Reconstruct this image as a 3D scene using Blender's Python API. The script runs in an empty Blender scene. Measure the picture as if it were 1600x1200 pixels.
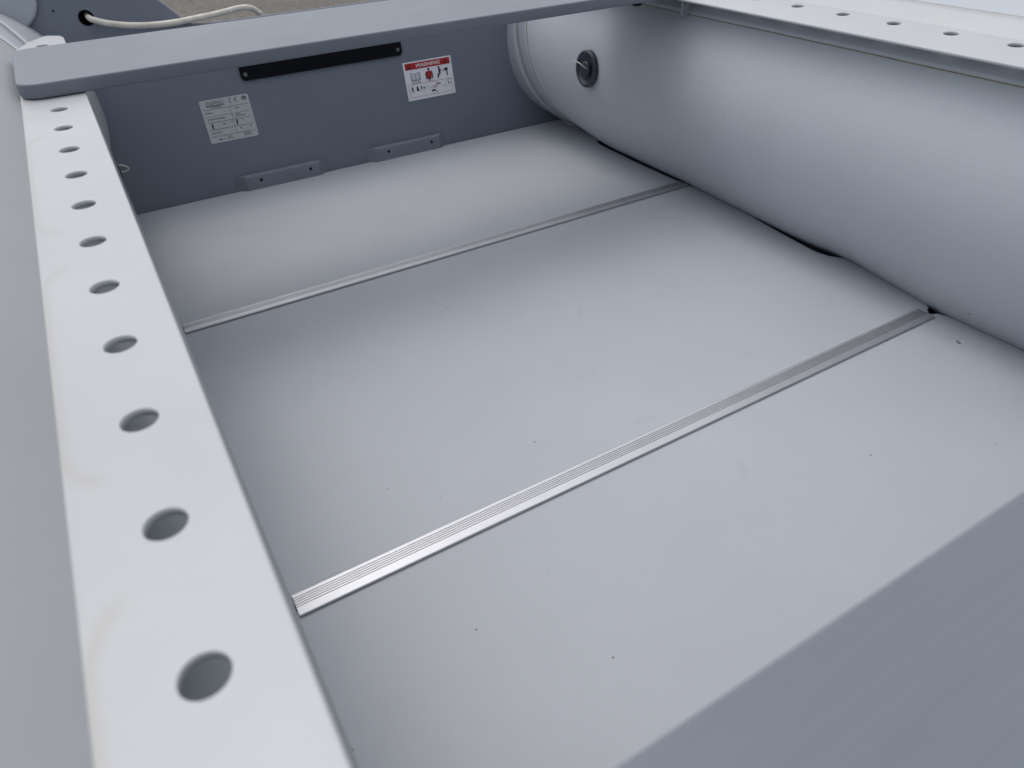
import bpy, bmesh, math, random
from mathutils import Vector, Matrix
from mathutils.geometry import tessellate_polygon
random.seed(7)
sc = bpy.context.scene
COL = sc.collection
rad = math.radians

# ------------------------------------------------------------------ camera
cam_d = bpy.data.cameras.new('camera')
cam = bpy.data.objects.new('camera', cam_d)
COL.objects.link(cam)
RIGHT = Vector((0.8602928, -0.50874602, -0.03276878))
DOWN = Vector((-0.33358292, -0.51315347, -0.79081979))
FWD = Vector((0.38551101, 0.69126768, -0.61117122))
cm = Matrix.Identity(4)
for i in range(3):
    cm[i][0] = RIGHT[i]; cm[i][1] = -DOWN[i]; cm[i][2] = -FWD[i]
cm[0][3], cm[1][3], cm[2][3] = -0.395136, 0.0, 0.49
cam.matrix_world = cm
cam_d.sensor_width = 36.0
cam_d.lens = 1097.884 * 36.0 / 1600.0
cam_d.clip_start = 0.01
cam_d.clip_end = 500.0
cam_d.dof.use_dof = True
cam_d.dof.focus_distance = 0.92
cam_d.dof.aperture_fstop = 10.0
sc.camera = cam

# ------------------------------------------------------------------ sky, sun, exposure
SUN_EL, SUN_AZ = rad(66), rad(345)
w = bpy.data.worlds.new('World')
sc.world = w
w.use_nodes = True
wn = w.node_tree
bg = wn.nodes['Background']
sky = wn.nodes.new('ShaderNodeTexSky')
sky.sky_type = 'NISHITA'
sky.sun_disc = False
sky.sun_elevation = SUN_EL
sky.sun_rotation = SUN_AZ
sky.air_density = 1.0
sky.dust_density = 4.0
sky.ozone_density = 1.0
hs = wn.nodes.new('ShaderNodeHueSaturation')
hs.inputs['Saturation'].default_value = 0.34
wn.links.new(sky.outputs[0], hs.inputs['Color'])
wn.links.new(hs.outputs[0], bg.inputs['Color'])
bg.inputs['Strength'].default_value = 0.15
sd = bpy.data.lights.new('sun', 'SUN')
sd.energy = 0.6
sd.angle = rad(145)
sd.color = (1.0, 0.99, 0.98)
sun = bpy.data.objects.new('sun', sd)
COL.objects.link(sun)
sdir = Vector((math.sin(SUN_AZ) * math.cos(SUN_EL), math.cos(SUN_AZ) * math.cos(SUN_EL), math.sin(SUN_EL)))
sun.rotation_euler = sdir.to_track_quat('Z', 'Y').to_euler()
sun.location = sdir * 10
sc.view_settings.view_transform = 'Standard'
sc.view_settings.look = 'None'
sc.view_settings.exposure = 0.14
sc.view_settings.gamma = 1.0

# ------------------------------------------------------------------ materials
def new_mat(name):
    m = bpy.data.materials.new(name)
    m.use_nodes = True
    return m, m.node_tree, m.node_tree.nodes['Principled BSDF']

def nd(nt, typ, **kw):
    n = nt.nodes.new(typ)
    for k, v in kw.items():
        if k in n.inputs: n.inputs[k].default_value = v
        else: setattr(n, k, v)
    return n

def coords(nt, scale=(1, 1, 1)):
    tc = nd(nt, 'ShaderNodeTexCoord')
    mp = nd(nt, 'ShaderNodeMapping')
    mp.inputs['Scale'].default_value = scale
    nt.links.new(tc.outputs['Object'], mp.inputs[0])
    return mp.outputs[0]

def ramp(nt, fac, a, b, ca=(0, 0, 0, 1), cb=(1, 1, 1, 1)):
    r = nd(nt, 'ShaderNodeValToRGB')
    r.color_ramp.elements[0].position = a; r.color_ramp.elements[0].color = ca
    r.color_ramp.elements[1].position = b; r.color_ramp.elements[1].color = cb
    nt.links.new(fac, r.inputs[0])
    return r.outputs[0]

def mixc(nt, fac, a, b):
    m = nd(nt, 'ShaderNodeMix', data_type='RGBA')
    for sock, v in ((m.inputs[0], fac), (m.inputs[6], a), (m.inputs[7], b)):
        if hasattr(v, 'is_linked'): nt.links.new(v, sock)
        elif isinstance(v, (int, float)): sock.default_value = v
        else: sock.default_value = (*v[:3], 1)
    return m.outputs[2]

def math_n(nt, op, a, b=None, clamp=False):
    m = nd(nt, 'ShaderNodeMath', operation=op)
    m.use_clamp = clamp
    for i, v in enumerate((a, b)):
        if v is None: continue
        if hasattr(v, 'is_linked'): nt.links.new(v, m.inputs[i])
        else: m.inputs[i].default_value = v
    return m.outputs[0]

def surface(name, col, rough=0.5, metal=0.0, spec=0.5, mottle=0.08, mscale=6.0, bump=0.0, bscale=400.0,
            specks=0.0, scratch=0.0, streak=0.0, aniso=(1, 1, 1), weave=0.0, smudge=0.0, flat=False, pale=False):
    """painted / coated / metal surface: mottled colour, fine relief, sparse specks and hairline scratches"""
    m, nt, p = new_mat(name)
    v = coords(nt)
    n1 = nd(nt, 'ShaderNodeTexNoise', Scale=mscale, Detail=5.0, Roughness=0.6)
    nt.links.new(v, n1.inputs[0])
    lo = [c * (1 - mottle) for c in col]; hi = [min(1, c * (1 + mottle)) for c in col]
    c = mixc(nt, ramp(nt, n1.outputs[0], 0.3, 0.7), lo, hi)
    if smudge:
        n5 = nd(nt, 'ShaderNodeTexNoise', Scale=3.1, Detail=7.0, Roughness=0.72)
        nt.links.new(v, n5.inputs[0])
        c = mixc(nt, math_n(nt, 'MULTIPLY', ramp(nt, n5.outputs[0], 0.55, 0.75), smudge), c, [x * 0.72 for x in col])
    if streak:
        vs = coords(nt, aniso)
        n2 = nd(nt, 'ShaderNodeTexNoise', Scale=1.0, Detail=4.0, Roughness=0.65)
        nt.links.new(vs, n2.inputs[0])
        c = mixc(nt, math_n(nt, 'MULTIPLY', ramp(nt, n2.outputs[0], 0.42, 0.66), streak), c, [min(1, x * 1.9 + 0.03) for x in col])
    if specks:
        vo = nd(nt, 'ShaderNodeTexVoronoi', Scale=26.0, Randomness=1.0)
        if flat: vo.voronoi_dimensions = '2D'
        nt.links.new(v, vo.inputs[0])
        sp = nd(nt, 'ShaderNodeSeparateColor')
        nt.links.new(vo.outputs['Color'], sp.inputs[0])
        size = math_n(nt, 'ADD', math_n(nt, 'MULTIPLY', sp.outputs[1], 0.022 if flat else 0.02), 0.006 if flat else 0.024)
        wv = nd(nt, 'ShaderNodeTexNoise', Scale=500.0, Detail=1.0)
        nt.links.new(v, wv.inputs[0])
        dist = math_n(nt, 'ADD', vo.outputs['Distance'], math_n(nt, 'MULTIPLY', math_n(nt, 'SUBTRACT', wv.outputs[0], 0.5), 0.05))
        keep = math_n(nt, 'MULTIPLY', math_n(nt, 'LESS_THAN', dist, size), math_n(nt, 'GREATER_THAN', sp.outputs[0], 0.93 if flat else 0.8))
        c = mixc(nt, math_n(nt, 'MULTIPLY', keep, specks), c, [x * 0.2 for x in col])
    if scratch:
        n3 = nd(nt, 'ShaderNodeTexNoise', Scale=3.4, Detail=1.5, Roughness=0.4, Distortion=0.6)
        nt.links.new(coords(nt, (1.0, 0.55, 1.0)), n3.inputs[0])
        lines = ramp(nt, math_n(nt, 'ABSOLUTE', math_n(nt, 'SUBTRACT', n3.outputs[0], 0.52)), 0.0007, 0.0016, (1, 1, 1, 1), (0, 0, 0, 1))
        n4 = nd(nt, 'ShaderNodeTexNoise', Scale=9.0, Detail=2.0)
        nt.links.new(v, n4.inputs[0])
        msk = ramp(nt, n4.outputs[0], 0.56, 0.64)
        c = mixc(nt, math_n(nt, 'MULTIPLY', math_n(nt, 'MULTIPLY', lines, msk), scratch), c, [min(1, x * 2.0 + 0.05) for x in col] if pale else [x * 0.6 for x in col])
    nt.links.new(c, p.inputs['Base Color'])
    p.inputs['Metallic'].default_value = metal
    p.inputs['Specular IOR Level'].default_value = spec
    nr = nd(nt, 'ShaderNodeTexNoise', Scale=mscale * 2.3, Detail=4.0)
    nt.links.new(v, nr.inputs[0])
    mr = nd(nt, 'ShaderNodeMapRange')
    mr.inputs['To Min'].default_value = rough * 0.85; mr.inputs['To Max'].default_value = min(1, rough * 1.15)
    nt.links.new(nr.outputs[0], mr.inputs[0])
    nt.links.new(mr.outputs[0], p.inputs['Roughness'])
    if bump or weave:
        if weave:
            b = nd(nt, 'ShaderNodeTexVoronoi', Scale=480.0, Randomness=0.3)
            nt.links.new(v, b.inputs[0]); h = b.outputs['Distance']; st = weave
        else:
            b = nd(nt, 'ShaderNodeTexNoise', Scale=bscale, Detail=2.0)
            nt.links.new(coords(nt, aniso) if streak else v, b.inputs[0]); h = b.outputs[0]; st = bump
        bp = nd(nt, 'ShaderNodeBump', Strength=st, Distance=0.0004)
        nt.links.new(h, bp.inputs['Height'])
        nt.links.new(bp.outputs[0], p.inputs['Normal'])
    return m

M = {}
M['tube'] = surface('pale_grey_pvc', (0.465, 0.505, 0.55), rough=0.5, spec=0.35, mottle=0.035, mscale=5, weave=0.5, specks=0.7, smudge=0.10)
M['tube_shaded'] = surface('shaded_grey_pvc', (0.325, 0.342, 0.356), rough=0.55, spec=0.3, mottle=0.05, mscale=5, weave=0.12, specks=0.4, smudge=0.16)  # darker copy of the tube PVC: shade on the left tube put into its colour
M['patch'] = surface('pale_grey_pvc_tape', (0.385, 0.42, 0.46), rough=0.48, mottle=0.03, mscale=7, weave=0.25)
M['floor'] = surface('pale_grey_floor_paint', (0.415, 0.439, 0.475), rough=0.5, spec=0.4, flat=True, mottle=0.04, mscale=4, bump=0.45, bscale=650, specks=0.9, scratch=0.2, smudge=0.14)
M['dark'] = surface('slate_grey_board_paint', (0.165, 0.192, 0.238), rough=0.5, mottle=0.06, mscale=5, bump=0.15, bscale=600, specks=0.4)
M['bench'] = surface('satin_grey_bench_paint', (0.160, 0.182, 0.215), rough=0.42, spec=0.28, mottle=0.04, mscale=5, bump=0.05, bscale=1.0, streak=0.06, aniso=(9, 1300, 40), scratch=0.22, pale=True)
M['alu'] = surface('brushed_aluminium', (0.52, 0.53, 0.555), rough=0.40, metal=0.8, mottle=0.03, mscale=30, bump=0.2, bscale=1.0, streak=0.12, aniso=(14, 1400, 600))
M['groove_shade'] = surface('groove_shade_grey', (0.17, 0.17, 0.175), rough=0.8, mottle=0.2, mscale=90)  # shade inside the strip grooves, put into the colour
M['bracket'] = surface('dull_zinc_steel', (0.34, 0.36, 0.39), rough=0.5, metal=0.3, mottle=0.1, mscale=60)
M['black'] = surface('black_plastic', (0.004, 0.005, 0.008), rough=0.6, mottle=0.2, mscale=30, spec=0.12)
M['rubber'] = surface('charcoal_valve_plastic', (0.038, 0.046, 0.056), rough=0.42, mottle=0.2, mscale=80)
M['screw'] = surface('worn_screw_steel', (0.16, 0.16, 0.16), rough=0.4, metal=0.7, mottle=0.3, mscale=400)
M['void'] = surface('dark_screw_recess', (0.006, 0.007, 0.009), rough=0.7, spec=0.2, mottle=0.1)
M['glue'] = surface('yellowed_glue', (0.26, 0.22, 0.13), rough=0.5, mottle=0.35, mscale=30)
M['rope'] = surface('off_white_rope', (0.68, 0.65, 0.58), rough=0.75, mottle=0.16, mscale=40, bump=0.7, bscale=1100)
M['cord'] = surface('translucent_white_cord', (0.55, 0.53, 0.48), rough=0.5, mottle=0.1, mscale=80)
M['plate'] = surface('silver_grey_label_stock', (0.50, 0.52, 0.535), rough=0.42, mottle=0.05, mscale=60)
M['sticker'] = surface('white_label_stock', (0.80, 0.81, 0.85), rough=0.4, mottle=0.04, mscale=60)
M['red'] = surface('red_print', (0.42, 0.012, 0.022), rough=0.45, mottle=0.08, mscale=200)
M['maroon'] = surface('dark_red_print', (0.13, 0.012, 0.012), rough=0.45, mottle=0.08, mscale=200)
M['ink'] = surface('black_print', (0.014, 0.015, 0.02), rough=0.5, mottle=0.1, mscale=200)
M['greyink'] = surface('grey_print', (0.13, 0.14, 0.155), rough=0.5, mottle=0.1, mscale=200)
M['blueink'] = surface('slate_blue_print', (0.16, 0.20, 0.28), rough=0.5, mottle=0.1, mscale=200)
M['pinkink'] = surface('pink_print', (0.50, 0.24, 0.28), rough=0.5, mottle=0.1, mscale=200)
M['whiteink'] = surface('white_print', (0.72, 0.66, 0.67), rough=0.45, mottle=0.03, mscale=200)

def rail_material():
    """white PVC with the yellowish outlines where the glued base tabs show through near its outer edge"""
    m, nt, p = new_mat('white_rail_pvc')
    v = coords(nt)
    sx = nd(nt, 'ShaderNodeSeparateXYZ'); nt.links.new(v, sx.inputs[0])
    ax = math_n(nt, 'MULTIPLY', sx.outputs[0], -1.0)
    n1 = nd(nt, 'ShaderNodeTexNoise', Scale=9.0, Detail=6.0, Roughness=0.65); nt.links.new(v, n1.inputs[0])
    c = mixc(nt, ramp(nt, n1.outputs[0], 0.3, 0.7), (0.435, 0.45, 0.468), (0.47, 0.485, 0.503))
    wob = math_n(nt, 'MULTIPLY', math_n(nt, 'SUBTRACT', n1.outputs[0], 0.5), 0.0025)
    total = None
    # rounded tab outlines: signed distance to a rounded box, long in y
    for (yc, hy) in ((0.3478, 0.1012), (0.045, 0.137), (0.62, 0.112), (0.98, 0.19)):
        qx = math_n(nt, 'SUBTRACT', math_n(nt, 'ABSOLUTE', math_n(nt, 'SUBTRACT', ax, 0.4308)), 0.020 - 0.013)
        qy = math_n(nt, 'SUBTRACT', math_n(nt, 'ABSOLUTE', math_n(nt, 'SUBTRACT', sx.outputs[1], yc)), hy - 0.026)
        qx = math_n(nt, 'MAXIMUM', qx, 0.0); qy = math_n(nt, 'MULTIPLY', math_n(nt, 'MAXIMUM', qy, 0.0), 0.5)
        d = math_n(nt, 'SQRT', math_n(nt, 'ADD', math_n(nt, 'MULTIPLY', qx, qx), math_n(nt, 'MULTIPLY', qy, qy)))
        d = math_n(nt, 'ADD', math_n(nt, 'SUBTRACT', d, 0.013), wob)
        ln = ramp(nt, math_n(nt, 'ABSOLUTE', d), 0.0002, 0.0009, (1, 1, 1, 1), (0, 0, 0, 1))
        # strongest at the outer edge, fading inwards
        fade = nd(nt, 'ShaderNodeMapRange'); nt.links.new(ax, fade.inputs[0])
        fade.inputs['From Min'].default_value = 0.4345; fade.inputs['From Max'].default_value = 0.4425
        ln = math_n(nt, 'MULTIPLY', ln, fade.outputs[0])
        total = ln if total is None else math_n(nt, 'MAXIMUM', total, ln)
    edge = nd(nt, 'ShaderNodeMapRange'); nt.links.new(ax, edge.inputs[0])
    edge.inputs['From Min'].default_value = 0.4494; edge.inputs['From Max'].default_value = 0.4518
    n2 = nd(nt, 'ShaderNodeTexNoise', Scale=14.0, Detail=3.0); nt.links.new(v, n2.inputs[0])
    e2 = math_n(nt, 'MULTIPLY', edge.outputs[0], ramp(nt, n2.outputs[0], 0.38, 0.68))
    total = math_n(nt, 'MULTIPLY', math_n(nt, 'MAXIMUM', total, e2), 0.26, clamp=True)
    c = mixc(nt, total, c, (0.36, 0.32, 0.23))
    # grey smears
    n3 = nd(nt, 'ShaderNodeTexNoise', Scale=16.0, Detail=6.0, Roughness=0.7); nt.links.new(v, n3.inputs[0])
    c = mixc(nt, math_n(nt, 'MULTIPLY', ramp(nt, n3.outputs[0], 0.6, 0.74), 0.22), c, (0.42, 0.42, 0.44))
    nt.links.new(c, p.inputs['Base Color'])
    p.inputs['Roughness'].default_value = 0.4
    b = nd(nt, 'ShaderNodeTexNoise', Scale=700.0, Detail=2.0); nt.links.new(v, b.inputs[0])
    bp = nd(nt, 'ShaderNodeBump', Strength=0.12, Distance=0.0004)
    nt.links.new(b.outputs[0], bp.inputs['Height']); nt.links.new(bp.outputs[0], p.inputs['Normal'])
    return m
M['rail'] = rail_material()

def ground_material():
    m, nt, p = new_mat('worn_asphalt')
    v = coords(nt)
    n1 = nd(nt, 'ShaderNodeTexNoise', Scale=26.0, Detail=8.0, Roughness=0.7); nt.links.new(v, n1.inputs[0])
    vo = nd(nt, 'ShaderNodeTexVoronoi', Scale=95.0); nt.links.new(v, vo.inputs[0])
    n2 = nd(nt, 'ShaderNodeTexNoise', Scale=1.4, Detail=4.0); nt.links.new(v, n2.inputs[0])
    c = mixc(nt, ramp(nt, n1.outputs[0], 0.36, 0.66), (0.060, 0.054, 0.048), (0.185, 0.170, 0.150))
    sp = nd(nt, 'ShaderNodeSeparateColor'); nt.links.new(vo.outputs['Color'], sp.inputs[0])
    c = mixc(nt, math_n(nt, 'MULTIPLY', sp.outputs[0], 0.5), c, (0.20, 0.185, 0.165))
    c = mixc(nt, math_n(nt, 'MULTIPLY', ramp(nt, n2.outputs[0], 0.45, 0.7), 0.35), c, (0.075, 0.07, 0.066))
    nt.links.new(c, p.inputs['Base Color'])
    p.inputs['Roughness'].default_value = 0.9
    bp = nd(nt, 'ShaderNodeBump', Strength=0.8, Distance=0.006)
    nt.links.new(vo.outputs['Distance'], bp.inputs['Height']); nt.links.new(bp.outputs[0], p.inputs['Normal'])
    return m
M['ground'] = ground_material()

# ------------------------------------------------------------------ helpers
def obj(name, bm, mat, parent=None, smooth=None, matrix=None):
    if matrix is not None: bm.transform(matrix)
    bmesh.ops.recalc_face_normals(bm, faces=bm.faces)
    me = bpy.data.meshes.new(name)
    bm.to_mesh(me); bm.free()
    if smooth == 'all':
        for f in me.polygons: f.use_smooth = True
    me.materials.append(mat)
    o = bpy.data.objects.new(name, me)
    COL.objects.link(o)
    if parent: o.parent = parent
    return o

def thing(name, label, cat, group=None):
    o = bpy.data.objects.new(name, None)
    COL.objects.link(o)
    o.empty_display_size = 0.1
    o['label'] = label; o['category'] = cat
    if group: o['group'] = group
    return o

def tag(o, label, cat=None, group=None, kind=None):
    if label: o['label'] = label
    if cat: o['category'] = cat
    if group: o['group'] = group
    if kind: o['kind'] = kind
    return o

def inset(poly, d):
    """poly counter-clockwise, moved inwards by d"""
    n = len(poly); out = []
    for i in range(n):
        a, b, c = Vector(poly[i - 1]), Vector(poly[i]), Vector(poly[(i + 1) % n])
        e1 = (b - a).normalized(); e2 = (c - b).normalized()
        n1 = Vector((-e1.y, e1.x)); n2 = Vector((-e2.y, e2.x))
        k = 1 + n1.dot(n2)
        out.append(tuple(b + (n1 + n2) * (d / max(k, 0.35))))
    return out

def ccw(p):
    s = sum(p[i - 1][0] * p[i][1] - p[i][0] * p[i - 1][1] for i in range(len(p)))
    return list(p) if s > 0 else list(reversed(p))

def circle(cx, cy, r, n=28):
    return [(cx + r * math.cos(2 * math.pi * i / n), cy + r * math.sin(2 * math.pi * i / n)) for i in range(n)]

def rrect(x0, y0, x1, y1, r, n=5):
    out = []
    for (cx, cy, a0) in ((x1 - r, y1 - r, 0), (x0 + r, y1 - r, 90), (x0 + r, y0 + r, 180), (x1 - r, y0 + r, 270)):
        for i in range(n + 1):
            a = rad(a0 + 90 * i / n)
            out.append((cx + r * math.cos(a), cy + r * math.sin(a)))
    return out

def slab(bm, outline, z0, z1, c=0.0, steps=3, holes=(), cbot=None):
    """flat plate with rounded outer edges and holes that go right through"""
    outline = ccw(outline)
    cbot = c if cbot is None else cbot
    rings = []
    def ring(poly, z): rings.append([bm.verts.new((x, y, z)) for x, y in poly])
    if cbot > 0:
        for i in range(steps + 1):
            a = math.pi / 2 * i / steps
            ring(inset(outline, cbot * (1 - math.sin(a))), z0 + cbot * (1 - math.cos(a)))
    else: ring(outline, z0)
    if c > 0:
        for i in range(steps + 1):
            a = math.pi / 2 * i / steps
            ring(inset(outline, c * (1 - math.cos(a))), z1 - c * (1 - math.sin(a)))
    else: ring(outline, z1)
    n = len(outline)
    for a, b in zip(rings, rings[1:]):
        for i in range(n):
            f = bm.faces.new((a[i], a[(i + 1) % n], b[(i + 1) % n], b[i]))
            f.smooth = c > 0 and n > 12 or c > 0
    hb = [[bm.verts.new((x, y, z0)) for x, y in ccw(h)] for h in holes]
    ht = [[bm.verts.new((x, y, z1)) for x, y in ccw(h)] for h in holes]
    for lo, hi in zip(hb, ht):
        k = len(lo)
        for i in range(k):
            bm.faces.new((lo[i], hi[i], hi[(i + 1) % k], lo[(i + 1) % k])).smooth = True
    for outer, hs_ in ((rings[0], hb), (rings[-1], ht)):
        loops = [outer] + hs_
        flat = [v for l in loops for v in l]
        for t in tessellate_polygon([[v.co for v in l] for l in loops]):
            try: bm.faces.new([flat[i] for i in t])
            except ValueError: pass
    return bm

def slab_obj(name, outline, z0, z1, mat, parent=None, c=0.0, holes=(), steps=3, matrix=None, cbot=None):
    bm = bmesh.new()
    slab(bm, outline, z0, z1, c, steps, holes, cbot)
    return obj(name, bm, mat, parent, matrix=matrix)

def catmull(pts, n=10):
    P = [Vector(p) for p in pts]
    P = [P[0] * 2 - P[1]] + P + [P[-1] * 2 - P[-2]]
    out = []
    for i in range(1, len(P) - 2):
        for k in range(n):
            t = k / n
            a, b, c, d = P[i - 1], P[i], P[i + 1], P[i + 2]
            out.append(0.5 * ((2 * b) + (c - a) * t + (2 * a - 5 * b + 4 * c - d) * t * t + (3 * b - a - 3 * c + d) * t ** 3))
    out.append(P[-2])
    return out

def tube_path(bm, pts, r, seg=12, twist=None):
    rings = []
    up = Vector((0, 0, 1)); n = len(pts)
    for i, p in enumerate(pts):
        t = (pts[min(i + 1, n - 1)] - pts[max(i - 1, 0)]).normalized()
        u = t.cross(up)
        if u.length < 1e-4: u = t.cross(Vector((0, 1, 0)))
        u.normalize(); v = t.cross(u)
        rr = r(i / (n - 1)) if callable(r) else r
        rings.append([bm.verts.new(p + (u * math.cos(2 * math.pi * k / seg) + v * math.sin(2 * math.pi * k / seg)) * rr) for k in range(seg)])
    for a, b in zip(rings, rings[1:]):
        for k in range(seg):
            bm.faces.new((a[k], a[(k + 1) % seg], b[(k + 1) % seg], b[k])).smooth = True
    bm.faces.new(rings[0]); bm.faces.new(rings[-1])
    return bm

def interp(tab, x):
    if x <= tab[0][0]: return tab[0][1]
    for (a, va), (b, vb) in zip(tab, tab[1:]):
        if x <= b:
            t = (x - a) / (b - a)
            return va + (vb - va) * t
    return tab[-1][1]

# ------------------------------------------------------------------ ground
bm = bmesh.new()
bmesh.ops.create_grid(bm, x_segments=8, y_segments=8, size=150)
g = obj('ground', bm, M['ground'])
g.location = (0, 0, -0.13)
g['kind'] = 'structure'

# ------------------------------------------------------------------ boat
boat = thing('inflatable_boat', 'pale grey inflatable boat with a slate grey transom and hard floor panels', 'boat')

TX, TZ = 0.5806, 0.1576
PHI = rad(9.83)
SP, CP = math.sin(PHI), math.cos(PHI)
TY = 1.323
TM = Matrix(((1, 0, 0, 0), (0, SP, -CP, TY), (0, CP, SP, 0), (0, 0, 0, 1)))   # transom frame: x, up the board, out towards the bow
ZR = 0.3018                                                                  # upper face of the seat rails

# contact radius of the right tube low down on its inner side, along the boat
LOW = [(-0.6, .206), (0.28, .206), (.386, .2085), (.415, .2055), (.45, .2022), (.49, .1982), (.525, .1948), (.553, .1944), (.575, .1958), (.60, .1976), (.64, .1982), (.72, .1960),
       (.89, .1915), (1.0, .1915), (1.11, .1912), (1.15, .1880), (1.24, .1780), (1.36, .1780)]
def tube_r(sgn, a, y):
    """radius of the tube at angle a (90 top, 180 inner side) and station y"""
    d = math.degrees(a) % 360
    r = 0.193 + 0.005 * math.exp(-((d - 185) / 38.0) ** 2)
    if sgn > 0:
        r -= 0.0045 * math.exp(-((d - 128) / 16.0) ** 2)
        r += (interp(LOW, y) - 0.1937) * math.exp(-((d - 236) / 26.0) ** 2)
    else:
        r -= 0.0075 * math.exp(-((d - 186) / 34.0) ** 2)
        t_ = min(1.0, max(0.0, (y - 1.24) / 0.09)); t_ = t_ * t_ * (3 - 2 * t_)
        r += 0.0125 * t_ * math.exp(-((d - 166) / 34.0) ** 2)
    return r
def tube_pt(sgn, a, y, off=0.0):
    r = tube_r(sgn, a, y) + off
    return Vector((sgn * (TX + r * math.cos(a)), y, TZ + r * math.sin(a)))

def angle_at(z, y=0.6, sgn=1):
    """angle on the inner side of the tube where its height is z"""
    lo, hi = rad(90), rad(185)
    for _ in range(40):
        m = (lo + hi) / 2
        if tube_pt(sgn, m, y).z > z: lo = m
        else: hi = m
    return lo

tubes = {}
for sgn in (1, -1):
    bm = bmesh.new()
    NA = 144
    rings = []
    # bow curve, straight run, tail cone
    st = []
    for i in range(15, 0, -1):
        t = i / 15.0
        ang = t * math.pi / 2
        cx = TX * math.cos(ang)
        cy = -0.6 - 0.95 * math.sin(ang)
        st.append(('bow', cx, cy, ang, 0.16 * t * t))
    ys = [-0.6 + 0.02 * i for i in range(46)]
    ys += [0.32 + 0.0075 * i for i in range(int((1.37 - 0.32) / 0.0075) + 1)]
    for y in ys: st.append(('run', TX, y, 0, 0))
    for i in range(1, 15):
        t = i / 14.0
        st.append(('tail', TX, 1.37 + 0.42 * t, 0, t))
    for kind, cx, cy, ang, ex in st:
        ring = []
        for k in range(NA):
            a = 2 * math.pi * k / NA
            if kind == 'run':
                p = tube_pt(sgn, a, cy)
            elif kind == 'tail':
                r = tube_r(sgn, a, 1.37) * (1 - 0.68 * ex)
                p = Vector((sgn * (cx + r * math.cos(a)), cy, TZ + 0.05 * ex + r * math.sin(a)))
            else:
                r = tube_r(sgn, a, -0.6)
                rx = cx + r * math.cos(a) * math.cos(ang)
                ry = cy - r * math.cos(a) * math.sin(ang)
                p = Vector((sgn * max(rx, 0.0), ry, TZ + ex + r * math.sin(a)))
            ring.append(bm.verts.new(p))
        rings.append(ring)
    for a, b in zip(rings, rings[1:]):
        for k in range(NA):
            bm.faces.new((a[k], a[(k + 1) % NA], b[(k + 1) % NA], b[k])).smooth = True
    bm.faces.new(rings[-1])
    t = obj('tube', bm, M['tube'] if sgn > 0 else M['tube_shaded'], boat)
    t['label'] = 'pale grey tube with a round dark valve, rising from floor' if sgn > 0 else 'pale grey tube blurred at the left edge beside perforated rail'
    tubes[sgn] = t

def surf_band(name, sgn, parent, mat, a0, a1, fa, fb, off, n=60, m=4):
    """a strip of fabric laid on the tube between the lines y = fa(a) and y = fb(a)"""
    bm = bmesh.new()
    top, bot = [], []
    for i in range(n + 1):
        a = a0 + (a1 - a0) * i / n
        ya, yb = fa(a), fb(a)
        top.append([bm.verts.new(tube_pt(sgn, a, ya + (yb - ya) * j / m, off)) for j in range(m + 1)])
        bot.append([bm.verts.new(tube_pt(sgn, a, ya + (yb - ya) * j / m, -0.002)) for j in (0, m)])
    for i in range(n):
        for j in range(m):
            bm.faces.new((top[i][j], top[i + 1][j], top[i + 1][j + 1], top[i][j + 1])).smooth = True
        bm.faces.new((top[i][0], top[i + 1][0], bot[i + 1][0], bot[i][0]))
        bm.faces.new((top[i][m], top[i + 1][m], bot[i + 1][1], bot[i][1]))
    return obj(name, bm, mat, parent)

def zof(a): return TZ + 0.196 * math.sin(a)
for sgn in (1, -1):
    t = tubes[sgn]
    k = 0.42 if sgn > 0 else 2.6
    y1 = (lambda a: 1.3165 + 0.42 * (zof(a) - 0.173)) if sgn > 0 else (lambda a: 1.250 + 2.6 * (zof(a) - 0.3002))
    y2 = (lambda a: 1.274 + 0.42 * (zof(a) - 0.168)) if sgn > 0 else (lambda a: 1.143 + 2.6 * (zof(a) - 0.3002))
    A0, A1 = (rad(75), rad(252)) if sgn > 0 else (rad(75), rad(150))
    surf_band('seam_tape', sgn, t, M['patch'], A0, A1, lambda a: y1(a) + 0.001, lambda a: max(y1(a) + 0.03, 1.362), 0.0022)
    surf_band('seam_tape', sgn, t, M['patch'], A0, A1, lambda a: y2(a), lambda a: y1(a) - 0.004, 0.0012)
    surf_band('glue_line', sgn, t, M['glue'], A0, A1, lambda a: y2(a) - 0.0011, lambda a: y2(a) - 0.0001, 0.0005, m=1)
    surf_band('glue_line', sgn, t, M['glue'], A0, A1, lambda a: y1(a) - 0.0038, lambda a: y1(a) - 0.0026, 0.0006, m=1)

# rail base flanges glued along the tubes, with a yellow line of glue on each side
def long_band(name, sgn, parent, mat, aa, ab, y0, y1, off, n=90, m=6):
    bm = bmesh.new()
    top, bot = [], []
    for i in range(n + 1):
        y = y0 + (y1 - y0) * i / n
        w_ = 0.0006 * math.sin(y * 17) + 0.0004 * math.sin(y * 41)
        top.append([bm.verts.new(tube_pt(sgn, aa + (ab - aa) * j / m + w_, y, off)) for j in range(m + 1)])
        bot.append([bm.verts.new(tube_pt(sgn, (aa, ab)[j] + w_, y, -0.002)) for j in range(2)])
    for i in range(n):
        for j in range(m):
            bm.faces.new((top[i][j], top[i + 1][j], top[i + 1][j + 1], top[i][j + 1])).smooth = True
        bm.faces.new((top[i][0], top[i + 1][0], bot[i + 1][0], bot[i][0]))
        bm.faces.new((top[i][m], top[i + 1][m], bot[i + 1][1], bot[i][1]))
    return obj(name, bm, mat, parent)

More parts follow.
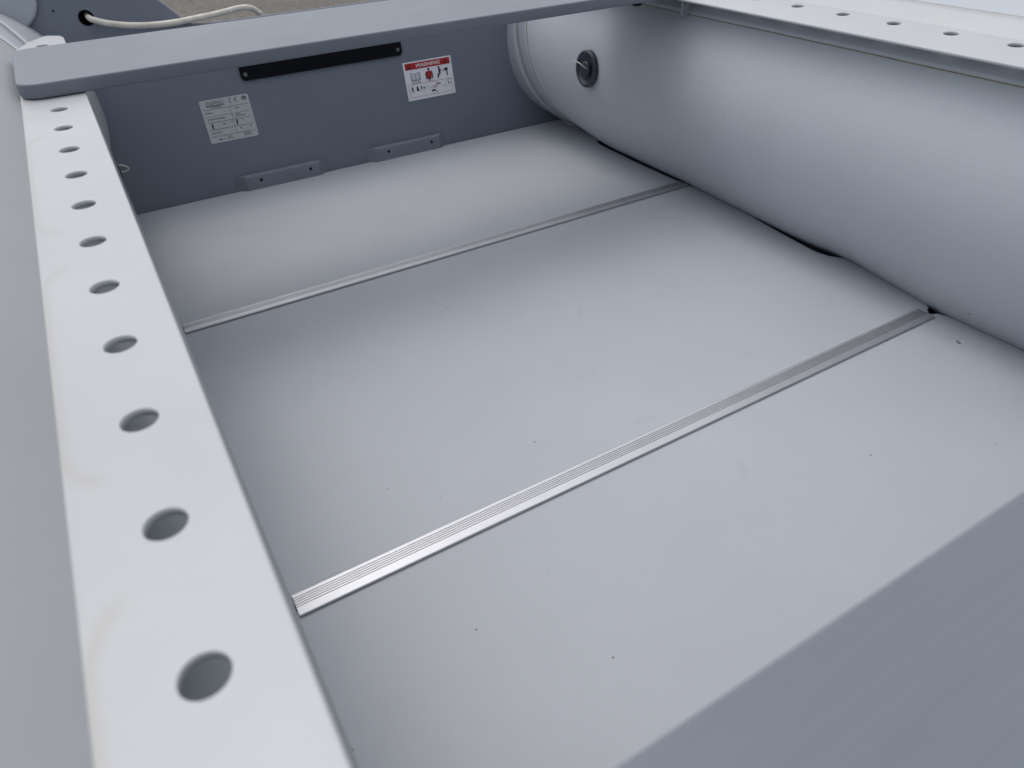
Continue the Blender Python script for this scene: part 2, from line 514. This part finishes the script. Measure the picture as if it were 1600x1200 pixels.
# ------------------------------------------------------------------ seat rails
PITCH = 0.0674
def rail_outline(x_in, x_out, y0):
    """inner edge, outer edge, bow end; the stern tip is cut to a rounded point"""
    return [(x_in, y0), (x_in, 1.150), (x_in - 0.0005, 1.1975), (x_in - 0.004, 1.211), (x_in - 0.0175, 1.2225), (x_in - 0.0235, 1.222),
            (x_in - 0.041, 1.195), (x_in - 0.052, 1.168), (x_in - 0.0575, 1.145), (x_out, 1.11), (x_out, y0)]
holes = [circle(-0.4212 + 0.0003 * random.uniform(-1, 1), 0.1427 + PITCH * k, 0.0079, 32) for k in range(-10, 16)]
rl = slab_obj('seat_rail', rail_outline(-0.3937, -0.4525, -0.58), ZR - 0.0038, ZR, M['rail'], boat, c=0.0011, holes=holes)
rl['label'] = 'white perforated rail running along the left side in the foreground'
# the opposite rail leans a few degrees up towards its tube
holes = [circle(0.0564, 0.4864 + 0.0713 * k, 0.0082, 32) for k in range(-14, 11)]
ol = [(0.0, -0.58), (0.0, 1.20), (0.02, 1.222), (0.05, 1.19), (0.084, 1.12), (0.084, -0.58)]
T5 = rad(5)
RM = Matrix(((math.cos(T5), 0, -math.sin(T5), 0.3912), (0, 1, 0, 0), (math.sin(T5), 0, math.cos(T5), ZR), (0, 0, 0, 1)))
rr = slab_obj('seat_rail', ol, -0.0032, 0.0, M['rail'], boat, c=0.0011, holes=holes, matrix=RM)
rr['label'] = 'white perforated rail on top of the far right tube'
for sgn, r_ in ((1, rr),):
    a_lo = angle_at(0.2750, 0.6, sgn)
    a_hi = rad(119) if sgn > 0 else rad(130)
    long_band('glue_line', sgn, r_, M['glue'], a_lo, a_lo + 0.0055, -0.5, 1.19, 0.0006, m=1)
    a_mid = rad(131)
    long_band('rail_base', sgn, r_, M['rail'], a_hi, a_mid, -0.5, 1.19, 0.0010)
    long_band('rail_base', sgn, r_, M['tube'], a_mid + 0.0005, a_lo - 0.0005, -0.5, 1.19, 0.0010)  # greyer lower half: shade under the rail put into the colour
    long_band('glue_line', sgn, r_, M['glue'], a_hi - 0.006, a_hi - 0.0005, -0.5, 1.19, 0.0005, m=1)

# ------------------------------------------------------------------ transom
V = lambda z: z / CP
ol = [(-0.50, V(-0.06)), (0.50, V(-0.06)), (0.50, V(0.372)), (0.31, V(0.372)), (0.2985, V(0.3665)), (0.216, V(0.2795)), (0.204, V(0.271)), (0.185, V(0.2685)),
      (-0.185, V(0.2685)), (-0.2045, V(0.271)), (-0.216, V(0.2795)), (-0.2985, V(0.3665)), (-0.31, V(0.372)), (-0.50, V(0.372))]
tr = slab_obj('transom', ol, -0.026, 0.0, M['dark'], boat, c=0.003, holes=[circle(-0.3537, V(0.2955), 0.0102, 24), circle(0.3537, V(0.2955), 0.0102, 24)], matrix=TM)
for s in (-1, 1):
    bm = bmesh.new()
    prof = [(0.0098, -0.024), (0.0098, 0.0008), (0.0106, 0.0010), (0.0112, 0.0002)]
    rg = []
    for r_, z_ in prof:
        rg.append([bm.verts.new((s * 0.3537 + r_ * math.cos(2 * math.pi * k / 24), V(0.2955) + r_ * math.sin(2 * math.pi * k / 24), z_)) for k in range(24)])
    for a, b in zip(rg, rg[1:]):
        for k in range(24): bm.faces.new((a[k], a[(k + 1) % 24], b[(k + 1) % 24], b[k])).smooth = True
    bm.faces.new(rg[0])  # back cap added to block the bright ground and keep the hole dark
    obj('hole_bushing', bm, M['black'], tr, matrix=TM)
bm = bmesh.new(); bmesh.ops.create_uvsphere(bm, u_segments=10, v_segments=6, radius=0.0016)
bm.transform(Matrix.Translation((-0.3943, V(0.3096), 0)))
obj('screw', bm, M['void'], tr, matrix=TM)

# rounded pads that hold the transom to the tubes
for s in (-1, 1):
    ol = [(-0.4398, V(0.2885)), (-0.4345, V(0.2925)), (-0.4265, V(0.2985)), (-0.4200, V(0.3050)), (-0.4150, V(0.3120)), (-0.4115, V(0.3195)), (-0.4098, V(0.3285)),
          (-0.4110, V(0.3450)), (-0.4180, V(0.3600)), (-0.4320, V(0.3720)), (-0.4500, V(0.3790)), (-0.4800, V(0.3800)), (-0.5000, V(0.3600)),
          (-0.4950, V(0.3250)), (-0.4700, V(0.3075))]
    if s > 0: ol = [(-x, y) for x, y in ol]
    pad = slab_obj('transom_holder', ol, 0.001, 0.0085, M['patch'], boat, c=0.004, steps=4, matrix=TM)

# floor stops screwed to the foot of the transom
def stop(x0, x1):
    bm = bmesh.new()
    # plan section: chamfered ends; rounded upper front edge
    prof = [(0.0, -0.004), (0.0, 0.0245), (0.0085, 0.0243), (0.0108, 0.0232), (0.0118, 0.0210), (0.0120, 0.0150), (0.0120, -0.004)]
    ch = 0.0165
    rows = []
    for (n_, v_) in prof:
        t = n_ / 0.012
        rows.append([bm.verts.new((x, v_, n_)) for x in (x0 + ch * t, x1 - ch * t)])
    for a, b in zip(rows, rows[1:]): bm.faces.new((a[0], a[1], b[1], b[0]))
    bm.faces.new([r_[0] for r_ in rows]); bm.faces.new([r_[1] for r_ in reversed(rows)])
    bm.faces.new((rows[0][0], rows[-1][0], rows[-1][1], rows[0][1]))
    bmesh.ops.bevel(bm, geom=[e for e in bm.edges if abs(e.verts[0].co.x - e.verts[1].co.x) < 0.02], offset=0.0008, segments=2, affect='EDGES')
    o = obj('floor_stop', bm, M['bench_dark'], boat, matrix=TM)
    for fx in (0.255, 0.80):
        slab_obj('screw', circle(x0 + (x1 - x0) * fx, 0.0132, 0.0029, 16), 0.0105, 0.0126, M['void'], o, c=0.0006, steps=2, matrix=TM)
    return o
M['bench_dark'] = surface('slate_grey_stop_plastic', (0.19, 0.215, 0.26), rough=0.45, mottle=0.06, mscale=30, bump=0.15, bscale=500)
stop(-0.2125, -0.0425)
stop(0.0385, 0.2090)

# black pad under the outboard clamp
mp = slab_obj('motor_pad', rrect(-0.1525, V(0.1745), 0.1500, V(0.258), 0.0075, 6), 0.0004, 0.0042, M['black'], boat, c=0.0008, matrix=TM)
mp['label'] = 'black plastic pad screwed across the middle of transom'
for x in (-0.1445, 0.1415):
    for z in (0.1845, 0.248):
        bm = bmesh.new()
        slab(bm, circle(x, V(z), 0.0033, 18), 0.0040, 0.0050, c=0.0004, steps=2)
        s_ = obj('screw', bm, M['screw'], mp, matrix=TM)

# ---- printed plates: (origin x, origin v) is the lower left corner on the transom
def flat_print(name, polys, mat, parent, x0, v0, lift=0.0009):
    bm = bmesh.new()
    for p in polys:
        slab(bm, [(x0 + a, v0 + b) for a, b in p], lift - 0.0003, lift)
    return obj(name, bm, mat, parent, matrix=TM)

def text_print(name, body, size, mat, parent, x, v, lift=0.0009, shear=0.0, bold=0.0, sx=1.0, align='CENTER'):
    cu = bpy.data.curves.new(name, 'FONT')
    cu.body = body; cu.size = size; cu.align_x = align; cu.align_y = 'CENTER'
    cu.shear = shear; cu.offset = bold; cu.extrude = 0.00012; cu.resolution_u = 3
    to = bpy.data.objects.new(name, cu)
    COL.objects.link(to)
    bpy.context.view_layer.update()
    me = bpy.data.meshes.new_from_object(to.evaluated_get(bpy.context.evaluated_depsgraph_get()))
    bpy.data.objects.remove(to)
    me.transform(TM @ Matrix.Translation((x, v, lift)) @ Matrix.Diagonal((sx, 1, 1, 1)))
    me.materials.clear(); me.materials.append(mat)
    o = bpy.data.objects.new(name, me)
    COL.objects.link(o); o.parent = parent
    return o

def R_(x0, y0, x1, y1): return [(x0, y0), (x1, y0), (x1, y1), (x0, y1)]
def line(x0, y0, x1, y1, t):
    d = Vector((x1 - x0, y1 - y0)).normalized(); n_ = Vector((-d.y, d.x)) * t / 2
    return [(x0 - n_.x, y0 - n_.y), (x1 - n_.x, y1 - n_.y), (x1 + n_.x, y1 + n_.y), (x0 + n_.x, y0 + n_.y)]
def arc_band(cx, cy, r0, r1, a0, a1, n=14):
    A = [rad(a0 + (a1 - a0) * i / n) for i in range(n + 1)]
    return [(cx + r1 * math.cos(a), cy + r1 * math.sin(a)) for a in A] + [(cx + r0 * math.cos(a), cy + r0 * math.sin(a)) for a in reversed(A)]

# silver rating plate (left)
px, pv, pw, ph = -0.2328, V(0.0858), 0.0835, 0.0705
rp = slab_obj('rating_plate', rrect(px, pv, px + pw, pv + ph, 0.003, 5), 0.0, 0.0006, M['plate'], boat, c=0.0002, steps=2, matrix=TM)
rp['label'] = 'silver grey rating plate with CE mark, left on transom'
U = pw / 100.0   # print laid out on a 100 x 84 grid
def G(polys): return [[(a * U, b * U) for a, b in p] for p in polys]
ln = [line(5, 66, 96, 66, .7), line(5, 52, 96, 52, .35), line(5, 40.5, 96, 40.5, .7), line(5, 26.5, 96, 26.5, .7), line(5, 13, 96, 13, .7), line(57, 13, 57, 66, .6), line(57, 52, 64, 42, .5)]
flat_print('ruled_lines', G(ln), M['greyink'], rp, px, pv)
# maker's name: outlined capitals over a heavy line and a thin line, too small to read
gl = []
for i in range(7):
    x = 12 + i * 5.3
    gl += [line(x, 74.5, x, 81, .75), line(x + 3.4, 74.5, x + 3.4, 81, .75)]
    gl += [line(x, (80.6, 77.8, 74.9)[i % 3], x + 3.4, (80.6, 77.8, 74.9)[i % 3], .7)]
for i in range(13):
    x = 12.2 + i * 2.85
    gl.append(R_(x, 70.6, x + 2.2, 73.2 + (0.5 if i % 4 == 0 else 0)))
for i in range(9): gl.append(R_(22 + i * 2.0, 68.0, 23.4 + i * 2.0, 69.3))
# small captions in the cells
def caption(x, y, n_, h=1.6, w_=1.25, gap=1.75):
    return [R_(x + i * gap, y, x + i * gap + w_, y + h * (1.0 if i % 3 else 1.35)) for i in range(n_)]
gl += caption(7, 58.5, 8) + caption(8, 46, 20) + caption(67, 60, 5) + caption(65, 48.5, 6) + caption(65, 44.6, 11)
gl += caption(35, 33.5, 3, 2.2) + caption(52, 35, 2, 2.0) + caption(76, 34.5, 1, 3.0) + caption(66, 20, 2, 2.2) + caption(88, 21, 2, 2.4)
gl += caption(36, 8.2, 6, 1.4) + caption(36, 4.6, 7, 1.2) + caption(70, 9.2, 9, 1.3) + caption(70, 5.6, 10, 1.3) + [line(15, 6, 33, 6, .5)]
flat_print('small_lettering', G(gl), M['greyink'], rp, px, pv)
text_print('lettering', 'Max load', 4.6 * U, M['greyink'], rp, px + 16.5 * U, pv + 20 * U)
# CE mark and round mark, two standing figures
ce = [arc_band(64, 77.2, 3.7, 4.9, 90, 270), arc_band(75, 77.2, 3.7, 4.9, 90, 270), R_(70.6, 76.7, 74.2, 77.7)]
flat_print('conformity_mark', G(ce), M['ink'], rp, px, pv)
rm = [arc_band(90, 77, 2.2, 4.4, -60, 215, 20), R_(88.2, 73.2, 89.6, 76.5), R_(90.6, 76.6, 92.6, 77.6)]
flat_print('round_mark', G(rm), M['ink'], rp, px, pv)
def figure(x, y, s=1.0):
    return [circle(x, y + 10.2 * s, 1.25 * s, 10), [(x - 1.9 * s, y + 8.6 * s), (x - 1.5 * s, y + 4.4 * s), (x - 0.9 * s, y), (x + 0.9 * s, y), (x + 1.5 * s, y + 4.4 * s), (x + 1.9 * s, y + 8.6 * s)]]
flat_print('figure_symbol', G(figure(13, 27.6)), M['ink'], rp, px, pv)
flat_print('figure_symbol', G(figure(63.5, 28.2)), M['ink'], rp, px, pv)
flat_print('motor_symbol', G([circle(21, 6.4, 1.6, 10), R_(19.2, 5.6, 23.0, 6.8)]), M['ink'], rp, px, pv)

# white warning sticker (right)
px, pv, pw, ph = 0.1468, V(0.0925), 0.1028, 0.0690
ws = slab_obj('warning_sticker', rrect(px, pv, px + pw, pv + ph, 0.0008, 3), 0.0, 0.0005, M['sticker'], boat, c=0.00015, steps=2, matrix=TM)
ws['label'] = 'white warning sticker with a red band, right on transom'
U = pw / 100.0   # 100 x 67
flat_print('red_band', G([R_(3.5, 53.5, 96.5, 64.8)]), M['red'], ws, px, pv, 0.0008)
text_print('lettering', 'WARNING', 8.6 * U, M['whiteink'], ws, px + 49.5 * U, pv + 59 * U, 0.0010, shear=0.28, bold=0.00022, sx=1.22)
def tri(x): return [(x - 5, 55.2), (x + 5, 55.2), (x, 63.6)]
for x_ in (11, 87): flat_print('hazard_symbol', G([tri(x_)]), M['maroon'], ws, px, pv, 0.0010)
bk = [R_(12, 33.4, 13.8, 47), R_(29.4, 33.4, 31.2, 47), R_(12, 33.4, 31.2, 35.2), line(13, 47, 20.8, 45.6, 1.0), line(22.2, 45.6, 30.4, 47, 1.0), R_(20.9, 35.2, 22.3, 45.6),
      R_(15.2, 36.6, 19.4, 37.3), R_(15.2, 39.4, 19.4, 40.1), R_(15.2, 42.2, 19.4, 42.9), R_(23.8, 36.6, 28, 37.3), R_(23.8, 39.4, 28, 40.1), R_(23.8, 42.2, 28, 42.9)] + caption(12.5, 29.4, 11, 1.5)
flat_print('book_symbol', G(bk), M['blueink'], ws, px, pv)
flat_print('life_jacket_symbol', G([[(45.6, 33.5), (54.0, 33.5), (55.2, 46.8), (44.4, 46.8)]]), M['red'], ws, px, pv)
flat_print('figure_symbol', G([circle(50, 49.8, 2.3, 14), [(44.2, 46.6), (42.3, 43), (42.9, 33), (45.0, 33), (45.2, 43.5), (46.4, 46.6)], [(55.4, 46.6), (57.3, 43), (57.8, 33), (55.6, 33), (54.6, 43.5), (53.2, 46.6)],
           [(46.6, 36.2), (53.0, 36.2), (52.4, 31.2), (50.6, 31.2), (50, 33), (49.2, 31.2), (47.3, 31.2)]]), M['ink'], ws, px, pv)
flat_print('figure_symbol', G([circle(71.5, 49.8, 2.0, 12), [(70.0, 47.6), (73.6, 47.6), (76.8, 44.6), (76.0, 43.6), (73.8, 44.6), (74.6, 39.2), (70.6, 36.4), (69.4, 31.8), (66.8, 31.8), (67.2, 38.2), (70.6, 40.0)],
           [(82.4, 47.0), (90.0, 47.6), (90.4, 43.8), (88.6, 42.6), (88.8, 33.6), (86.6, 33.6), (86.4, 42.6), (82.2, 42.8)]]), M['ink'], ws, px, pv)
flat_print('arrow_symbol', G([line(77.5, 44.2, 81.4, 43.6, .9), line(78.4, 41.8, 81.2, 42.4, .8)]), M['pinkink'], ws, px, pv)
fr = [line(5, 28.0, 95, 28.0, .6), line(5, 5.6, 95, 5.6, .6), line(5, 5.6, 5, 28, .6), line(95, 5.6, 95, 28, .6)] + caption(46, 28.6, 6, 1.3) + \
     [line(52, 19, 66, 18.4, .8), line(55, 16.6, 63, 16.0, .8), line(72, 17.8, 80, 17.6, .6), R_(56, 19.4, 61, 20.6)]
flat_print('pink_frame', G(fr), M['pinkink'], ws, px, pv)
sm = [[(10, 16.2), (13.2, 16.2), (12.9, 22.6), (11.2, 24.8), (10.0, 22.6)], [(19.5, 15.4), (25.2, 15.4), (24.0, 20), (22.4, 24.6), (20.6, 23.8)], [(29.5, 18.0), (32, 18.0), (31.2, 23.6), (28.8, 23.6)], R_(34, 18.2, 37.4, 20.6),
      [(63, 20.6), (65.6, 20.6), (64.6, 25.2), (62.4, 25.2)], R_(67.0, 20.8, 70.4, 23.2), [(50, 9.6), (57.5, 10.6), (59.5, 13.0), (54, 13.4), (50.5, 12.2)], line(57, 10.6, 63, 8.4, .7)]
flat_print('small_figures', G(sm), M['ink'], ws, px, pv)
bl = [line(84.5, 26.6, 93.5, 26.6, .6), line(79.5, 17.6, 85.5, 25.6, .6), line(93.2, 17.6, 93.2, 26.6, .5), line(76, 15.4, 93, 15.4, .4), line(8, 14.4, 16, 14.2, .6), line(26, 15.8, 38, 15.8, .5), line(40, 17.0, 52, 16.6, .4), line(40, 20.6, 46, 20.6, .4)]
for p_ in (bl[:1], bl[1:2], bl[2:3], bl[3:4], bl[4:5], bl[5:6], bl[6:7], bl[7:]): flat_print('boat_outline', G(p_), M['blueink'], ws, px, pv)
flat_print('figure_symbol', G([[(87.2, 18.2), (90.2, 18.2), (89.8, 22.4), (88.4, 23.6), (87.2, 22.0)]]), M['blueink'], ws, px, pv, 0.0011)

# ------------------------------------------------------------------ floor
FX = -0.47
edge3 = [(0.452, -0.45), (0.452, 0.30), (0.450, 0.345), (0.4445, 0.378), (0.4405, 0.3865), (0.434, 0.3895)]
edge2 = [(0.430, 0.396), (0.444, 0.4005), (0.452, 0.412), (0.470, 0.43), (0.472, 0.545), (0.4625, 0.5535), (0.4535, 0.566), (0.4495, 0.582), (0.4500, 0.600), (0.4535, 0.640), (0.460, 0.70), (0.470, 0.76), (0.474, 0.84), (0.470, 0.875), (0.462, 0.8805)]
edge1 = [(0.462, 0.886), (0.4665, 0.889), (0.4640, 0.95), (0.4630, 1.02), (0.4650, 1.10), (0.4670, 1.137), (0.4690, 1.1530), (0.4765, 1.1580), (0.490, 1.165), (0.490, 1.318)]
fp = []
for edge, y0, y1, hs_ in ((edge3, -0.45, 0.3895, [circle(0.404, 0.333, 0.0042, 20)]), (edge2, 0.396, 0.8805, []), (edge1, 0.886, 1.3205, [])):
    ol = [(FX, y0)] + edge + ([(edge[-1][0], y1)] if edge[-1][1] < y1 - 1e-4 else []) + [(FX, y1)]
    o = slab_obj('floor_panel', ol, -0.012, 0.0, M['floor'], boat, c=0.0012, holes=hs_)
    fp.append(o)
slab_obj('screw', circle(0.404, 0.333, 0.0040, 16), -0.011, -0.0035, M['void'], fp[0])  # dark plug added to stand in for the shade down the hole, no fastener
fp[0]['label'] = 'nearest pale grey floor panel with a small screw hole'
fp[1]['label'] = 'middle pale grey floor panel between the two metal strips'
fp[2]['label'] = 'farthest pale grey floor panel in front of transom'
bm = bmesh.new()
slab(bm, [(-0.60, -0.7), (0.60, -0.7), (0.60, 1.33), (-0.60, 1.33)], -0.031, -0.026)
obj('hull_bottom', bm, M['dark'], boat)

def joint(y0, x1, parent, lab, wd=0.0235, rot=0.0):
    """aluminium H profile: a grooved upper flange, thin web, lower flange"""
    top = 0.0030; under = 0.0010
    prof = [(0.0, under), (0.0, top - 0.0008), (0.0005, top - 0.0002), (0.0010, top)]
    for g_ in (0.40, 0.50, 0.60, 0.70, 0.80):
        c = wd * g_
        prof += [(c - 0.0004, top), (c - 0.0003, top - 0.0012), (c + 0.0003, top - 0.0012), (c + 0.0004, top)]
    prof += [(wd - 0.0010, top), (wd - 0.0004, top - 0.0003), (wd, top - 0.0010), (wd, under)]
    prof += [(wd / 2 + 0.0012, under), (wd / 2 + 0.0012, -0.0135), (wd, -0.0135), (wd, -0.0155), (0, -0.0155), (0, -0.0135), (wd / 2 - 0.0012, -0.0135), (wd / 2 - 0.0012, under)]
    bm = bmesh.new()
    A = [bm.verts.new((-0.3862, y, z)) for y, z in prof]
    B = [bm.verts.new((x1, y, z)) for y, z in prof]
    n = len(prof)
    for i in range(n):
        bm.faces.new((A[i], A[(i + 1) % n], B[(i + 1) % n], B[i]))
    loopA = [v.co.yz for v in A]
    for t in tessellate_polygon([[Vector((v.co.y, v.co.z, 0)) for v in A]]):
        bm.faces.new([A[i] for i in t]); bm.faces.new([B[i] for i in t])
    o = obj('joint_strip', bm, M['alu'], parent, matrix=Matrix.Translation((0, y0, 0)))
    o.data.materials.append(M['groove_shade'])
    for f in o.data.polygons:
        if all(top - 0.0013 < o.data.vertices[v].co.z < top - 0.0011 for v in f.vertices): f.material_index = 1
    o['label'] = lab
    return o
j1 = joint(0.3815, 0.4265, boat, 'near grooved aluminium joint strip across the floor')
j2 = joint(0.8745, 0.4640, boat, 'far aluminium joint strip across floor, next to transom', wd=0.0225)
# end plug of the near profile
slab_obj('end_plug', rrect(0.4268, 0.3935, 0.4335, 0.4035, 0.0012, 3), -0.010, 0.0012, M['patch'], j1, c=0.0008)

# ------------------------------------------------------------------ valves on the tubes
def lathe(prof, seg=40):
    bm = bmesh.new()
    rg = [[bm.verts.new((r_ * math.cos(2 * math.pi * k / seg), r_ * math.sin(2 * math.pi * k / seg), z_)) for k in range(seg)] for r_, z_ in prof]
    for a, b in zip(rg, rg[1:]):
        for k in range(seg): bm.faces.new((a[k], a[(k + 1) % seg], b[(k + 1) % seg], b[k])).smooth = True
    bm.faces.new(rg[-1]); bm.faces.new(rg[0])
    return bm
for sgn in (1, -1):
    yv, av = (1.0735, math.pi - math.asin((0.168 - TZ) / 0.198)) if sgn > 0 else (1.085, math.pi + math.asin(0.006 / 0.19))
    c = tube_pt(sgn, av, yv, 0.0 if sgn > 0 else -0.0058)
    nrm = Vector((sgn * math.cos(av), 0, math.sin(av))).normalized()
    uy = Vector((0, 1, 0)) * (-1 if sgn > 0 else 1)
    uz = nrm.cross(uy)
    if uz.z < 0: uy = -uy; uz = nrm.cross(uy)
    VM = Matrix(((uy.x, uz.x, nrm.x, c.x), (uy.y, uz.y, nrm.y, c.y), (uy.z, uz.z, nrm.z, c.z), (0, 0, 0, 1)))
    # uy points to screen left on the right-hand tube
    vr = obj('valve', lathe([(0.0305, -0.006), (0.0305, 0.0034), (0.0300, 0.0050), (0.0284, 0.0061), (0.0266, 0.0062), (0.0250, 0.0058), (0.0235, 0.0040), (0.0205, 0.0024), (0.0150, 0.0018), (0.0138, 0.0016)]), M['rubber'], tubes[sgn], matrix=VM)
    obj('valve_cap', lathe([(0.0128, 0.0015), (0.0128, 0.0066), (0.0122, 0.0078), (0.0104, 0.0084), (0.0075, 0.0080), (0.0050, 0.0086)], 24), M['rubber'], vr, matrix=VM)
    bm = bmesh.new()
    tube_path(bm, catmull([(-x_, y_, z_ + 0.003) for x_, y_, z_ in ((-0.006, 0.002, 0.0045), (-0.003, 0.006, 0.010), (0.004, 0.0095, 0.013), (0.014, 0.0105, 0.012), (0.024, 0.0090, 0.009), (0.0305, 0.0075, 0.006))] if sgn > 0 else
              [(-0.005, 0.008, 0.004), (-0.003, 0.008, 0.010), (0.0, 0.004, 0.0165), (0.001, 0.0005, 0.0185), (0.001, -0.002, 0.0160), (0.002, -0.003, 0.010), (0.003, -0.003, 0.003)], 8), 0.0011, 8)
    obj('cord_loop', bm, M['cord'], vr, matrix=VM)

# ------------------------------------------------------------------ bench seats laid across the rails
def bench(loc, rotz, label, group):
    root = thing('bench_seat', label, 'bench', group)
    zb, zt = 0.0, 0.0142
    slab_obj('seat_board', rrect(-0.4515, -0.0975, 0.4515, 0.0975, 0.021, 10), zb, zt, M['bench'], root, c=0.0022, steps=4)
    for s in (-1, 1):
        # slotted hook plate that hangs under the board beside the rail
        bm = bmesh.new()
        slab(bm, rrect(-0.0072, -0.0280, 0.0072, -0.0003, 0.0065, 6), -0.0018, 0.0018, c=0.0006, steps=2,
             holes=[rrect(-0.0040, -0.0115, 0.0004, -0.0030, 0.0021, 4), rrect(-0.0040, -0.0240, 0.0004, -0.0165, 0.0021, 4)])
        Mx = Matrix(((1, 0, 0, s * 0.4135), (0, 0, -1, -0.0905), (0, 1, 0, 0), (0, 0, 0, 1)))
        obj('hook_plate', bm, M['bracket'], root, matrix=Mx)
        if s < 0: continue
        bm = bmesh.new()
        slab(bm, circle(s * 0.3370, -0.071, 0.0075, 18), -0.0075, -0.0004, c=0.002, steps=2)
        obj('bolt', bm, M['black'], root)
    root.location = loc
    root.rotation_euler = (0, 0, rotz)
    return root
b1 = bench((0.0, 0.9645, ZR + 0.0008), rad(0.35), 'grey bench seat laid across the stern, in front of the transom', 'bench seats across the rails')
b2 = b1.copy(); COL.objects.link(b2)
for ch in list(b1.children):
    c = ch.copy(); COL.objects.link(c); c.parent = b2
b2['label'] = 'blurred grey bench seat filling the lower right corner, closest to the viewer'
b2.location = (0.0, -0.0415, ZR + 0.0008)
b2.rotation_euler = (0, 0, rad(0))

# ------------------------------------------------------------------ rope through the transom
bm = bmesh.new()
pts = catmull([(-0.350, 1.400, 0.2990), (-0.3500, 1.376, 0.2950), (-0.343, 1.360, 0.2925), (-0.325, 1.3535, 0.2870), (-0.295, 1.3525, 0.2808), (-0.262, 1.3540, 0.2775), (-0.228, 1.3590, 0.2765),
               (-0.195, 1.370, 0.2768), (-0.165, 1.385, 0.2765), (-0.138, 1.396, 0.2775), (-0.116, 1.404, 0.2785), (-0.098, 1.411, 0.2755), (-0.086, 1.416, 0.267), (-0.078, 1.419, 0.245), (-0.070, 1.422, 0.10), (-0.074, 1.44, -0.02)], 10)
tube_path(bm, pts, 0.0046, 14)
tag(obj('rope', bm, M['rope']), 'off white rope threaded through the hole in the transom', 'rope')
